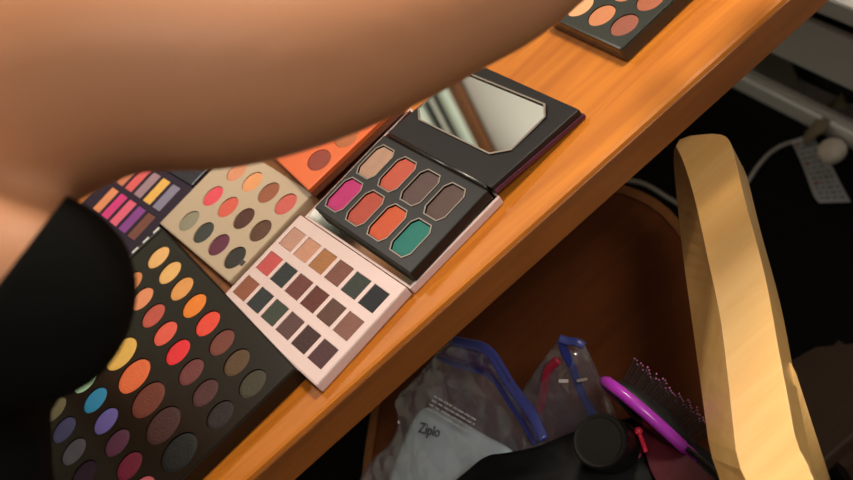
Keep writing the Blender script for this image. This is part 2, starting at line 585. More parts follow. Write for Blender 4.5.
# --- orange palette half under the arm
gR = Grid(-.0075, .8300, -86.0)
tR = thing('blush_palette', 'shiny orange palette with brown edge lying under the forearm', 'palette', (.04, .80, TABLE_Z), 'makeup palettes on the table')
M_orange = mat('orange_foil', rgb(222, 104, 50), .28, spec=.6, metal=.25, vary=.15, vscale=25)
def plan(pts, z):
    return [(at(x, y, z).x, at(x, y, z).y) for x, y in pts]
_a, _b = at(308, 190, TABLE_Z + .0195), at(402, 100, TABLE_Z + .0195)
orq = [(_a.x, _a.y), (_b.x, _b.y), (_b.x + .006, .8650), (_a.x - .006, .8650)]
opan = []
def pxpan(px, py, z, ru, rv, deg):
    c = at(px, py, z)
    g_ = Grid(c.x, c.y, deg)
    return g_.ell(0, 0, ru, rv)
OZ = TABLE_Z + .0195
opan.append((pxpan(319, 160, OZ, .0135, .0105, -84), (150, 66, 50)))
opan.append((pxpan(346, 137, OZ, .0135, .0105, -84), (186, 108, 62)))
opan.append((pxpan(373, 114, OZ, .0135, .0105, -84), (214, 120, 80)))
palette(gR, orq, TABLE_Z + .0150, OZ, .001, M_orange, tR, opan, depth=.0014, fill=.001)
_bb = prism(orq, TABLE_Z + .0095, TABLE_Z + .0149, .001)
prism([(orq[0][0] + .004, .7625), (orq[1][0] - .003, .7625), orq[2], orq[3]], TABLE_Z + .0005, TABLE_Z + .0097, bm=_bb)
obj('base', _bb, mat('brown_card_edge', rgb(116, 60, 34), .45), tR)

# --- small dark purple palette with rectangular pans, far left
gP = Grid(-.1552, .9708, -78.0)
tP = thing('eyeshadow_palette', 'dark purple palette with bright rectangular pans behind the large black one', 'palette', (-.13, .92, TABLE_Z), 'makeup palettes on the table')
M_purple = mat('dark_purple_card', rgb(32, 14, 38), .5, spec=.2, vary=.2, vscale=40)
cp = [[(240, 150, 100), (222, 54, 132), (238, 100, 130), (140, 62, 150), (122, 70, 58)], [(220, 130, 90), (234, 98, 98), (166, 134, 144), (246, 190, 92), (140, 134, 158)]]
pans = []
for j in range(2):
    for i in range(5):
        u, v = .0212 * i, -.0335 * j
        if j: u -= .0025
        pans.append((gP.rect(u - .0082, u + .0082, v - .0142, v + .0142), cp[j][i]))
palette(gP, gP.rect(-.032, .1065, -.0540, .0300), TABLE_Z + .0005, TABLE_Z + .0125, .0012, M_purple, tP, pans, depth=.0012, fill=.0008, dome=False)
obj('lid', prism(gP.rect(-.028, .094, -.1180, -.0552), TABLE_Z + .0005, TABLE_Z + .0085, .001), mat('navy_card', rgb(24, 24, 40), .3, spec=.4, vary=.3, vscale=50), tP)

# --- black contour palette, far right end
gC = Grid(.2410, .6935, -87.0)
tC = thing('contour_palette', 'glossy black contour palette with round tan and brown pans at the far right', 'palette', (.30, .70, TABLE_Z), 'makeup palettes on the table')
M_gloss = mat('gloss_black_green', rgb(34, 38, 34), .18, spec=.6)
cc = [[(238, 176, 128), (206, 134, 92), (150, 86, 68)], [(232, 190, 150), (204, 126, 92), (168, 96, 68)], [(214, 160, 120), (150, 90, 64), (110, 66, 50)]]
pans = []
for j in range(3):
    for i in range(3):
        pans.append((gC.ell(.0272 * i, -.0268 * j, .0112, .0112), cc[j][i]))
palette(gC, gC.rect(-.022, .0725, -.0740, .0195), TABLE_Z + .0005, TABLE_Z + .0135, .002, M_gloss, tC, pans)

# ------------------------------------------------------------------ person leaning over the table end, arm stretched across
pb = bmesh.new()
def limb(pts, bm=pb, flat=1.0, n=8, seg=18, k=1.0):
    P = catmull([p[0] for p in pts], n)
    R = [q.x for q in catmull([Vector((p[1], 0, 0)) for p in pts], n)]
    tube(P, [max(.004, r * k) for r in R], seg, bm, flat)
    ball(P[0], max(.004, R[0] * k), bm); ball(P[-1], max(.004, R[-1] * k), bm)
shoulder = dep(-75, 115, .50)
arm_pts = [(shoulder, .072), (dep(20, 84, .495), .058), (dep(112, 55, .49), .0530), (dep(215, 57, .495), .0503), (dep(300, 44, .505), .0470),
           (dep(372, 22, .52), .0440), (dep(440, -2, .54), .0405), (dep(505, -24, .56), .0355), (dep(566, -62, .58), .0305), (dep(640, -118, .61), .0255)]
limb(arm_pts)
wrist = arm_pts[-1][0]
# right hand, fingers relaxed and slightly curled over the far palettes
hd = (dep(730, -185, .66) - wrist).normalized()
hs = hd.cross(Vector((0, 0, 1))).normalized()
hn = hs.cross(hd).normalized()
palm = wrist + hd * .05
limb([(wrist, .025), (wrist + hd * .03, .030), (wrist + hd * .075, .034), (wrist + hd * .095, .030)], flat=.55)
def finger(base, d, n, lens, r, bm=pb):
    p = base.copy(); pts = [(p.copy(), r)]
    ang = .25
    for L in lens:
        ang += .32
        p = p + (d * math.cos(ang) - n * math.sin(ang)) * L
        pts.append((p.copy(), r * .88)); r *= .9
    limb(pts, bm, n=4, seg=10)
for q, (off, L) in enumerate(((-.026, .80), (-.009, .97), (.009, 1.0), (.026, .82))):
    finger(wrist + hd * .088 + hs * off, (hd + hs * off * 3).normalized(), hn, (.040 * L, .026 * L, .021 * L), .0088)
finger(wrist + hd * .035 - hs * .026, (hd * .8 - hs * .7).normalized(), hn, (.034, .030, .024), .0105)
# torso
bust = dep(21, 292, .465)
belly = [dep(-38, 385, .53), dep(-38, 470, .545), dep(-60, 580, .60)]
bust2 = bust + Vector((.0, .165, .012))
chest = Vector((-.215, .555, 1.075)); waist = Vector((-.40, .575, .985)); pelvis = Vector((-.56, .585, .915))
sh_l = Vector((-.16, .735, 1.125)); neckb = Vector((-.105, .575, 1.155)); 
TORSO = [(pelvis, .125), (waist, .112), (chest, .118), (Vector((-.14, .57, 1.105)), .085)]
def torso(bm, k=1.0, add=0.0):
    P = catmull([p[0] for p in TORSO], 8); R = [q.x + add for q in catmull([Vector((p[1], 0, 0)) for p in TORSO], 8)]
    n = len(P); rings = []
    for i, p in enumerate(P):
        tt = (P[min(i + 1, n - 1)] - P[max(i - 1, 0)]).normalized()
        s = Vector((0, 1, 0)); v = s.cross(tt).normalized()
        rings.append([bm.verts.new(p + s * math.cos(2 * PI * q / 24) * R[i] * 1.22 + v * math.sin(2 * PI * q / 24) * R[i] * .84) for q in range(24)])
    for i in range(n - 1):
        for q in range(24):
            bm.faces.new((rings[i][q], rings[i][(q + 1) % 24], rings[i + 1][(q + 1) % 24], rings[i + 1][q]))
    bm.faces.new(rings[0][::-1]); bm.faces.new(rings[-1])
    ball(pelvis, .128 + add, bm, (1, 1.2, 1)); ball(P[-1], R[-1], bm, (1, 1.3, .9))
    ball(bust, .0377 + add, bm, seg=24); ball(bust2, .0377 + add, bm, seg=24)
    limb([(bust, .040 + add), (bust + Vector((-.06, .02, .05)), .060 + add), (bust + Vector((-.12, .06, .06)), .06 + add)], bm)
    limb([(bust, .030 + add), (belly[0], .034 + add), (belly[1], .034 + add), (belly[2], .05 + add), (waist, .08 + add)], bm)
    limb([(bust2, .040 + add), (bust2 + Vector((-.06, -.02, .05)), .060 + add), (bust2 + Vector((-.12, -.05, .05)), .06 + add)], bm)
torso(pb)
limb([(Vector((-.17, .56, 1.11)), .07), ((shoulder + chest) / 2 + Vector((.02, -.02, .02)), .066), (shoulder, .066)])
limb([(Vector((-.17, .58, 1.11)), .07), (sh_l, .058)])
# left arm, hand propped on the table end
limb([(sh_l, .056), (Vector((-.22, .82, 1.02)), .045), (Vector((-.275, .89, .93)), .038), (Vector((-.285, .93, .86)), .032), (Vector((-.285, .965, .800)), .024)])
lw_ = Vector((-.285, .970, .788)); lhd = Vector((.25, .95, -.08)).normalized(); lhs = lhd.cross(Vector((0, 0, 1))).normalized(); lhn = lhs.cross(lhd).normalized()
limb([(lw_, .023), (lw_ + lhd * .04, .030), (lw_ + lhd * .07, .028)], flat=.5)
for off, L in ((-.024, .8), (-.008, .97), (.008, 1.0), (.024, .82)):
    fb_ = lw_ + lhd * .066 + lhs * off
    limb([(fb_, .0088), (fb_ + lhd * .03 * L + Vector((0, 0, -.004)), .0082), (fb_ + lhd * .055 * L + Vector((0, 0, -.012)), .0076), (fb_ + lhd * .074 * L + Vector((0, 0, -.018)), .0066)], n=4, seg=10)
# legs
for s in (-1, 1):
    limb([(pelvis + Vector((-.01, s * .075, -.04)), .088), (Vector((-.57, .585 + s * .085, .68)), .078), (Vector((-.575, .585 + s * .09, .48)), .058), (Vector((-.59, .585 + s * .092, .32)), .054), (Vector((-.605, .585 + s * .095, .10)), .036)])
    limb([(Vector((-.615, .585 + s * .095, .045)), .040), (Vector((-.54, .585 + s * .10, .036)), .036), (Vector((-.43, .585 + s * .11, .026)), .026)], flat=.9)
# neck and head looking down along the arm
limb([(neckb, .055), (Vector((-.055, .575, 1.20)), .050), (Vector((-.01, .575, 1.245)), .050)])
hc = Vector((.03, .575, 1.285))
fdir = Vector((.80, -.05, -.60)).normalized(); upd = Vector((.58, 0, .80)); upd = (upd - fdir * upd.dot(fdir)).normalized(); sid = fdir.cross(upd)
rot = Matrix((sid, fdir, upd)).transposed()
def hp(x, y, z): return hc + sid * x + fdir * y + upd * z
ball(hp(0, -.01, .035), .078, pb, (.95, 1.15, 1.05), 24, rot)
ball(hp(0, .022, -.035), .056, pb, (.98, 1.05, 1.3), 20, rot)
ball(hp(0, .05, -.085), .024, pb, (1.2, .9, .8), 16, rot)
limb([(hp(0, .080, .02), .009), (hp(0, .094, -.012), .011), (hp(0, .092, -.022), .014)], n=3, seg=10)
for s in (-1, 1):
    ball(hp(s * .076, -.01, -.005), .026, pb, (.35, .7, 1.1), 12, rot)
    ball(hp(s * .03, .070, .032), .017, pb, (1.5, .6, .5), 12, rot)
ball(hp(0, .080, -.052), .014, pb, (1.7, .7, .5), 12, rot)
person = thing('person', 'person in a black sleeveless top leaning in, bare arm stretched over the palettes', 'person', (-.58, .585, 0))
body = obj('body', fuse(pb, .0055, 8), M_skin, person, smooth=True)
# eyes, hair
for s in (-1, 1):
    e = bmesh.new(); ball(hp(s * .030, .0640, .018), .0125, e, seg=14)
    eo = obj('eye', e, mat('eye_white', rgb(225, 220, 212), .2), person, smooth=True)
    e = bmesh.new(); ball(hp(s * .030, .0728, .017), .0048, e, seg=10)
    obj('iris', e, mat('iris_brown', rgb(52, 32, 20), .2), eo, smooth=True)
hb_ = bmesh.new()
ball(hp(0, -.022, .045), .086, hb_, (.97, 1.08, 1.0), 24, rot); ball(hp(0, -.095, .075), .038, hb_, seg=18)
ball(hp(0, -.045, -.01), .070, hb_, (1.05, .85, 1.0), 20, rot)
obj('hair', fuse(hb_, .006, 4), mat('dark_hair', rgb(30, 20, 14), .5, bump=.6, bscale=160), person, smooth=True)
# sleeveless top: a slightly larger shell of the torso, cut away at the armholes and neck
gb = bmesh.new()
torso(gb, add=.006)
gme = fuse(gb, .006, 6)
g2 = bmesh.new(); g2.from_mesh(gme)
# armhole: a plane through the armpit line on the camera side
p1, p2 = dep(74, 187, .47), dep(-2, 284, .47)
mid_view = (p1 + p2) / 2 - CAM
nrm = (p2 - p1).cross(mid_view).normalized()
if nrm.dot(shoulder - p1) < 0: nrm = -nrm
bmesh.ops.bisect_plane(g2, geom=g2.verts[:] + g2.edges[:] + g2.faces[:], plane_co=p1, plane_no=nrm)
bmesh.ops.bisect_plane(g2, geom=g2.verts[:] + g2.edges[:] + g2.faces[:], plane_co=(-.235, .56, 1.06), plane_no=(1, 0, .12))
kill = [f for f in g2.faces if (f.calc_center_median() - p1).dot(nrm) > 0 and (f.calc_center_median() - Vector((-.235, .56, 1.06))).dot(Vector((1, 0, .12))) > 0]
bmesh.ops.delete(g2, geom=kill, context='FACES')
# hem at the hips
bmesh.ops.bisect_plane(g2, geom=g2.verts[:] + g2.edges[:] + g2.faces[:], plane_co=(-.52, .58, .93), plane_no=(-1, 0, -.55), clear_outer=True)
# soft folds in the cloth
for v in g2.verts:
    d_ = noise.noise(v.co * 14.0) * .004 + noise.noise(v.co * 38.0) * .0015
    v.co += v.normal * d_
top = obj('tank_top', g2, M_black_fabric, person, smooth=True)
sm = top.modifiers.new('thick', 'SOLIDIFY'); sm.thickness = .002; sm.offset = 1
# trousers
tr_ = bmesh.new()
ball(pelvis, .136, tr_, (1, 1.2, 1))
for s in (-1, 1):
    limb([(pelvis + Vector((-.01, s * .075, -.04)), .096), (Vector((-.57, .585 + s * .085, .68)), .086), (Vector((-.575, .585 + s * .09, .48)), .068), (Vector((-.59, .585 + s * .092, .32)), .066), (Vector((-.605, .585 + s * .095, .09)), .055)], tr_)
obj('trousers', fuse(tr_, .008, 4), mat('black_trousers', rgb(14, 14, 15), .9, spec=.1), person, smooth=True)

# ------------------------------------------------------------------ armchair under the table edge
SEAT_Z = .45
chair = thing('wooden_armchair', 'light wooden armchair with curved arm and round fronted brown seat, at the table', 'chair', (.0, .65, 0))
Fd = Vector((.57, .82, 0)).normalized(); Ld = Vector((-Fd.y, Fd.x, 0))
sc = Vector((.065, .79, 0))
def ch(f, l, z): return sc + Fd * f + Ld * l + Vector((0, 0, z))
seat = []
for k in range(25):
    a = -PI / 2 + PI * k / 24
    seat.append(ch(.183 * math.cos(a), .177 * math.sin(a) - .004, 0))
seat += [ch(-.10, .178, 0), ch(-.22, .178, 0), ch(-.29, .14, 0), ch(-.30, 0, 0), ch(-.29, -.14, 0), ch(-.22, -.190, 0), ch(-.10, -.190, 0)]
spoly = [(p.x, p.y) for p in seat]
cs = Vector((ch(-.05, 0, 0).x, ch(-.05, 0, 0).y))
inn = [tuple(cs + (Vector(p) - cs) * .955) for p in spoly]
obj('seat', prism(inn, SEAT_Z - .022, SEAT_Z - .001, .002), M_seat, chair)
rim = bmesh.new()
for i in range(len(spoly)):
    j = (i + 1) % len(spoly)
    prism([spoly[i], spoly[j], inn[j], inn[i]], SEAT_Z - .030, SEAT_Z + .001, bm=rim)
bmesh.ops.remove_doubles(rim, verts=rim.verts[:], dist=.00005)
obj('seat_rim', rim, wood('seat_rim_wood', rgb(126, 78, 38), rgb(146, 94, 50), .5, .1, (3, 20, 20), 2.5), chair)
# horseshoe rail = both arms and the back
ZA = .665
rlow = [(674, 150), (674, 166), (677, 200), (684, 264), (692, 322), (708, 440), (719, 530)]
rl = [(676, 146), (684, 164), (695, 200), (709, 264), (722, 328), (736, 451), (746, 535)]
rr = [(725, 136), (732, 147), (745, 200), (765, 276), (780, 357), (794, 433), (808, 535)]
L_ = [at(x, y, ZA) for x, y in rl]; R_ = [at(x, y, ZA) for x, y in rr]
cen = [(a + b) / 2 for a, b in zip(L_, R_)]
def mir(p):
    d = p - sc; f = d.dot(Fd); l = d.dot(Ld)
    return sc + Fd * f - Ld * l + Vector((0, 0, p.z))
back_mid = ch(-.50, 0, ZA)
bo = [ch(-.505, -.17, ZA), ch(-.535, -.09, ZA), ch(-.545, 0, ZA)]
bi = [ch(-.460, -.15, ZA), ch(-.485, -.08, ZA), ch(-.495, 0, ZA)]
o_all = [at(712, 133.5, ZA), at(721, 134.5, ZA)] + catmull(R_ + bo, 5)
i_all = [at(690, 135.5, ZA), at(680, 139.5, ZA)] + catmull(L_ + bi, 5)
ZD = Vector((0, 0, .034))
ib_all = [at(684, 141, ZA) - ZD, at(676, 146, ZA) - ZD] + catmull([at(x, y, ZA - .034) for x, y in rlow] + [p - ZD for p in bi], 5)
ib_all = ib_all + [mir(p) for p in reversed(ib_all[:-1])]
o_all = o_all + [mir(p) for p in reversed(o_all[:-1])]
i_all = i_all + [mir(p) for p in reversed(i_all[:-1])]
bmr = bmesh.new()
vs = [[bmr.verts.new((p.x, p.y, p.z - dz_)) for p in arr] for arr, dz_ in ((o_all, 0), (o_all, .034), (ib_all, 0), (i_all, 0))]
N_ = len(o_all)
for i in range(N_ - 1):
    for q in range(4):
        bmr.faces.new((vs[q][i], vs[q][i + 1], vs[(q + 1) % 4][i + 1], vs[(q + 1) % 4][i]))
bmr.faces.new([v[0] for v in vs]); bmr.faces.new([v[-1] for v in vs][::-1])
bmesh.ops.recalc_face_normals(bmr, faces=bmr.faces[:])
be = [e for e in bmr.edges if len(e.link_faces) == 2 and e.calc_face_angle() > .6]
bmesh.ops.bevel(bmr, geom=be, offset=.005, segments=3, profile=.5, affect='EDGES', clamp_overlap=True)
obj('arm_rail', bmr, M_light_wood, chair)
def bar(a, b, r0, r1, flat=1.0):
    return tube([a, a.lerp(b, .5), b], [r0, (r0 + r1) / 2, r1], 14, flat=flat)
# rear legs run up to the rail, front legs end at the seat
p_top = at(772, 378, ZA - .026)
p_low = at(812, 478, .36)
p_flr = p_top + (p_low - p_top) * ((0 - p_top.z) / (p_low.z - p_top.z))
for a, b in ((p_top, p_flr), (mir(p_top), mir(p_flr))):
    obj('rear_leg', bar(a, b, .015, .013), M_light_wood, chair, smooth=True)
for s in (-1, 1):
    obj('front_leg', bar(ch(.06, s * .12, SEAT_Z - .03), ch(.09, s * .135, 0), .016, .012), M_light_wood, chair, smooth=True)
    obj('spindle', bar(ch(-.285, s * .07, SEAT_Z - .02), ch(-.50, s * .085, ZA - .02), .009, .008), M_light_wood, chair, smooth=True)
obj('seat_rail', bar(ch(-.24, .185, SEAT_Z - .045), ch(-.24, -.185, SEAT_Z - .045), .016, .016), M_light_wood, chair, smooth=True)

# ------------------------------------------------------------------ things lying on the chair seat
def patch(left, right, zf, bulge, nz=.0, seed=0, nv=26, nu=22, back=.5):
    """puffed closed sheet between two pixel border lines (top to bottom); zf gives the height of each pixel"""
    Lc = catmull([Vector((x, y, 0)) for x, y in left], 8); Rc = catmull([Vector((x, y, 0)) for x, y in right], 8)
    def samp(c, t):
        f = t * (len(c) - 1); i = min(int(f), len(c) - 2)
        return c[i].lerp(c[i + 1], f - i)
    bm = bmesh.new(); F = []; Bk = []
    P = [[None] * (nu + 1) for _ in range(nv + 1)]
    for j in range(nv + 1):
        a, b = samp(Lc, j / nv), samp(Rc, j / nv)
        for i in range(nu + 1):
            q = a.lerp(b, i / nu); P[j][i] = at(q.x, q.y, zf(q.x, q.y))
    nrm = (P[0][nu] - P[nv][0]).cross(P[0][0] - P[nv][nu]).normalized()
    if nrm.dot(CAM - P[nv // 2][nu // 2]) < 0: nrm = -nrm
    for sgn, arr, bl in ((1, F, bulge), (-1, Bk, bulge * back)):
        for j in range(nv + 1):
            row = []
            for i in range(nu + 1):
                w_ = (max(0, math.sin(PI * i / nu)) * max(0, math.sin(PI * j / nv))) ** .5
                p = P[j][i] + nrm * (sgn * bl * w_)
                p += nrm * (noise.noise(p * 30 + Vector((seed, 0, sgn))) * nz + noise.noise(p * 70 + Vector((seed, 0, sgn))) * nz * .5) * min(1, w_ * 2)
                row.append(bm.verts.new(p))
            arr.append(row)
    for arr in (F, Bk):
        for j in range(nv):
            for i in range(nu):
                bm.faces.new((arr[j][i], arr[j][i + 1], arr[j + 1][i + 1], arr[j + 1][i]))
    bmesh.ops.remove_doubles(bm, verts=bm.verts[:], dist=.0003)
    return bm

def ribbon(pts, zf, w, lift=.002, thick=.0012, n=5):
    """narrow flat strip that follows pixels"""
    P = catmull([at(x, y, zf(x, y)) + (CAM - at(x, y, zf(x, y))).normalized() * lift for x, y in pts], n)
    return tube(P, w, 10, flat=.35, up=(CAM - P[0]).normalized())

z1 = lambda x, y: .475 + .095 * ((x - 360) * 95 + (480 - y) * 140) / 28625
bag = thing('zip_bag', 'clear zip bag with blue zipper holding a pale packet, under the table edge', 'bag', (-.06, .70, SEAT_Z), 'clear plastic zip bags')
M_film = film('clear_film', rgb(205, 208, 222), .13)
left1 = [(453, 340), (437, 357), (412, 384), (397, 402), (398, 425), (388, 446), (370, 462), (350, 498)]
right1 = [(484, 346), (496, 358), (509, 380), (520, 396), (532, 412), (546, 440), (530, 470), (500, 500)]
obj('film', patch(left1, right1, z1, .020, .007, 3), M_film, bag, smooth=True)
M_blue = mat('blue_zip', rgb(46, 54, 128), .35)
M_blue2 = mat('blue_zip_pale', rgb(66, 72, 140), .3)
zt = lambda x, y: z1(x, y) + .008
obj('zipper', ribbon([(438, 357), (455, 364), (477, 370), (491, 377), (500, 386), (510, 402), (522, 420), (536, 444)], zt, .0028), M_blue, bag, smooth=True)
obj('zip_flap', ribbon([(452, 341), (468, 344), (484, 348), (495, 359), (508, 381), (520, 398), (532, 414), (544, 440)], zt, .0045), M_blue2, bag, smooth=True)
obj('zip_track', ribbon([(440, 354), (458, 359), (480, 366), (494, 373), (505, 386)], zt, .0014), mat('red_track', rgb(150, 60, 100), .4), bag, smooth=True)
def strip(la, lb, zf, lift, n=4):
    A_ = catmull([Vector((*p, 0)) for p in la], n); B_ = catmull([Vector((*p, 0)) for p in lb], n)
    sb = bmesh.new(); v_ = []
    for p, q in zip(A_, B_):
        v_.append([sb.verts.new(at(w_.x, w_.y, zf(w_.x, w_.y)) + BACK * lift) for w_ in (p, p.lerp(q, .5), q)])
    for i in range(len(v_) - 1):
        for k in (0, 1):
            sb.faces.new((v_[i][k], v_[i + 1][k], v_[i + 1][k + 1], v_[i][k + 1]))
    bmesh.ops.solidify(sb, geom=sb.faces[:], thickness=.0006)
    return sb
obj('zip_band', strip([(440, 356), (457, 363), (478, 370), (492, 377), (508, 400), (535, 443)], [(453, 341), (468, 344), (484, 348), (496, 359), (520, 397), (545, 440)], zt, .004), film('blue_film', rgb(70, 80, 170), .40, .25), bag, smooth=True)
# fine white printed lines
pr = bmesh.new()
random.seed(3)
for r_ in range(4):
    x = 0.0
    while x < 1:
        L = random.uniform(.05, .12)
        a = (434 + 42 * x - r_ * 2.0, 396 + 24 * x + r_ * 4.2); b = (434 + 42 * min(1, x + L) - r_ * 2.0, 396 + 24 * min(1, x + L) + r_ * 4.2)
        pa, pb_ = at(*a, z1(*a) + .026), at(*b, z1(*b) + .026)
        tube([pa, pb_], .0007, 6, pr)
        x += L + random.uniform(.03, .06)
obj('printed_lines', pr, mat('white_print', rgb(205, 205, 208), .4), bag)

pk = patch([(428, 407), (421, 411), (412, 423), (400, 448), (388, 482), (380, 500)], [(432, 408), (456, 420), (485, 435), (513, 452), (500, 468), (480, 500)], z1, .011, .0012, 9, back=.6)
pack = obj('wipes_packet', pk, mat('pale_aqua_packet', rgb(222, 238, 240), .45, bump=.15, bscale=60, vary=.06, vscale=30), smooth=True)
tag(pack, 'pale aqua packet with black script lettering inside the front zip bag', 'packet')
def zpk(x, y): return z1(x, y) + .0135
o_ = at(418, 432, zpk(418, 432)); tx = at(456, 442, zpk(456, 442)) - o_; ty = at(422, 418, zpk(422, 418)) - o_
tm = text_mesh('Ziplo', .0135, frame_matrix(o_, tx, ty), .0004, .25)
obj('lettering', tm, mat('black_ink', rgb(22, 26, 30), .5), pack)

z2 = lambda x, y: .600 - .105 * (y - 340) / 100
bag2 = thing('zip_bag', 'clear zip bag bunched into a peak with a red stripe, behind the black cap', 'bag', (.05, .62, SEAT_Z), 'clear plastic zip bags')
left2 = [(559, 338), (548, 352), (534, 372), (520, 396), (522, 420), (524, 446), (530, 462)]
right2 = [(584, 344), (590, 358), (598, 375), (606, 394), (616, 414), (618, 440), (612, 462)]
obj('film', patch(left2, right2, z2, .022, .007, 11), M_film, bag2, smooth=True)
z2t = lambda x, y: z2(x, y) + .012
obj('zipper', ribbon([(561, 340), (565, 352), (572, 366), (577, 382), (585, 400), (594, 416)], z2t, .0035), M_blue, bag2, smooth=True)
obj('zip_flap', ribbon([(559, 338), (568, 341), (577, 342), (584, 346)], z2t, .0032), M_blue2, bag2, smooth=True)
obj('red_stripe', ribbon([(558, 360), (549, 369), (545, 384), (542, 400), (538, 414)], z2t, .0036), mat('red_stripe', rgb(170, 34, 60), .4), bag2, smooth=True)
obj('white_mark', ribbon([(559, 381), (568, 381)], z2t, .0014, lift=.014), mat('white_print2', rgb(220, 216, 210), .4), bag2)
obj('pale_mark', ribbon([(577, 381), (587, 379)], z2t, .0011, lift=.014), mat('cream_print', rgb(180, 172, 156), .4), bag2)

# black makeup pouch with dark red lining
z3 = lambda x, y: .515
pouch = thing('makeup_pouch', 'black fabric pouch with dark red lining standing open at the bottom', 'pouch', (.03, .52, SEAT_Z))
lp = [(484, 457), (470, 468), (452, 482), (430, 510), (420, 560)]
rp = [(640, 418), (690, 440), (730, 466), (748, 500), (740, 560)]
pbm = bmesh.new()
rim_px = [(452, 483), (468, 470), (485, 458), (502, 455), (540, 447), (575, 432), (640, 416), (672, 428), (700, 446), (728, 466), (738, 488), (722, 508), (670, 520), (560, 528), (470, 522), (442, 505)]
rimc = catmull([at(x, y, (.562 if x < 560 else .562 - .022 * min(1, (x - 560) / 80)) + .003 * math.sin(x * .05)) for x, y in rim_px], 4, True)
cR = sum(rimc, Vector()) / len(rimc)
rings = []
for (k_, z_) in ((.90, SEAT_Z + .001), (1.0, SEAT_Z + .02), (1.0, None), (.93, 'in'), (.60, 'dip')):
    ring = []
    for p in rimc:
        q = cR + (p - cR) * k_
        if z_ is None: z = p.z
        elif z_ == 'in': z = p.z + .004
        elif z_ == 'dip': z = p.z + .008
        else: z = z_
        q.z = z + noise.noise(p * 40) * .002
        if isinstance(z_, float): q.z = max(q.z, SEAT_Z + .0005)
        ring.append(pbm.verts.new(q))
    rings.append(ring)
n_ = len(rimc)
for i in range(len(rings) - 1):
    for q in range(n_):
        pbm.faces.new((rings[i][q], rings[i][(q + 1) % n_], rings[i + 1][(q + 1) % n_], rings[i + 1][q]))
pbm.faces.new(rings[0][::-1]); cv = pbm.verts.new(cR + Vector((0, 0, .010)))
for q in range(n_):
    pbm.faces.new((rings[-1][q], rings[-1][(q + 1) % n_], cv))
obj('pouch_body', pbm, mat('black_nylon', rgb(14, 15, 14), .7, spec=.25, bump=.2, bscale=150), pouch, smooth=True)
lp_ = [(641, 423), (652, 430), (668, 441), (690, 457), (714, 478), (722, 495), (690, 498), (662, 492), (650, 470), (643, 446)]
zl = .556
lin_ = bmesh.new()
pl = [at(x, y, zl) for x, y in lp_]
prism([(p.x, p.y) for p in pl], zl - .002, zl, .0008, bm=lin_)
obj('lining', lin_, mat('dark_red_lining', rgb(78, 14, 28), .5, bump=.2, bscale=200), pouch)
obj('opening_rim', tube(catmull([at(x, y, zl + .002) for x, y in [(640, 421), (654, 427), (672, 438), (695, 455), (720, 477), (730, 500)]], 5), .0022, 10), M_blackplastic, pouch, smooth=True)
bb = bmesh.new(); ball(at(638.5, 431, .566), .0032, bb, seg=14)
tube(catmull([at(639, 433, .564), at(643, 443, .562), at(646, 452, .560)], 4), .0018, 8, bb)
obj('zip_pull', bb, mat('red_pull', rgb(205, 40, 66), .3), pouch, smooth=True)

# black capped bottle
cap_c = at(599, 441, .592)
ax = (RX * .50 - RY * .34 - BACK).normalized()
def lathe(o, axis, prof, bm=None, seg=32):
    bm = bm or bmesh.new()
    s = axis.cross(Vector((1, 0, 0))).normalized(); v = axis.cross(s)
    rs = []
    for d_, r in prof:
        rs.append([bm.verts.new(o + axis * d_ + s * math.cos(2 * PI * q / seg) * r + v * math.sin(2 * PI * q / seg) * r) for q in range(seg)])
    for i in range(len(rs) - 1):
        for q in range(seg):
            bm.faces.new((rs[i][q], rs[i][(q + 1) % seg], rs[i + 1][(q + 1) % seg], rs[i + 1][q]))
    bm.faces.new(rs[0][::-1]); bm.faces.new(rs[-1])
    return bm
bot = thing('bottle', 'pinkish bottle with round black cap facing up out of the pouch', 'bottle', cap_c + ax * .10)
obj('cap', lathe(cap_c, ax, [(0, .0165), (-.0006, .0172), (-.0008, .0185), (.0004, .0196), (.002, .0202), (.036, .0206), (.038, .0198)]), mat('black_cap', rgb(17, 17, 15), .4, spec=.3), bot, smooth=False)
obj('bottle_body', lathe(cap_c + ax * .0385, ax, [(0, .017), (.003, .0200), (.010, .0210), (.055, .0210), (.060, .018)]), mat('pink_bottle', rgb(150, 62, 80), .25, spec=.5), bot, smooth=True)

# paddle hair brush, handle down in the pouch
br_n = (RX * .66 + RY * .74 - BACK * .07).normalized()
br_a = (RX * .79 - RY * .61 - BACK * .02); br_a = (br_a - br_n * br_a.dot(br_n)).normalized()
br_w = br_n.cross(br_a)
br_c = at(651, 422, .560)
brush = thing('hair_brush', 'purple rimmed black hair brush with pink tipped bristles beside the chair arm', 'brush', br_c + br_a * .06)
def bp_(a, w_, n_): return br_c + br_a * a + br_w * w_ + br_n * n_
BA, BW = .045, .030
rimp = [bp_(BA * math.cos(q * 2 * PI / 40), BW * math.sin(q * 2 * PI / 40), 0) for q in range(40)]
obj('rim', tube(rimp, .0046, 12, closed=True), mat('purple_plastic', rgb(168, 50, 176), .25, spec=.5), brush, smooth=True)
bk = bmesh.new()
Rm = Matrix((br_a, br_w, br_n)).transposed()
ball(br_c - br_n * .001, 1.0, bk, (BA * .98, BW * .98, .006), 24, Rm)
obj('back', bk, M_blackplastic, brush, smooth=True)
pd = bmesh.new()
ball(br_c + br_n * .004, 1.0, pd, (BA * .90, BW * .90, .010), 24, Rm)
obj('pad', pd, mat('black_rubber', rgb(15, 14, 14), .6), brush, smooth=True)
brs = bmesh.new(); tips = bmesh.new()
random.seed(11)
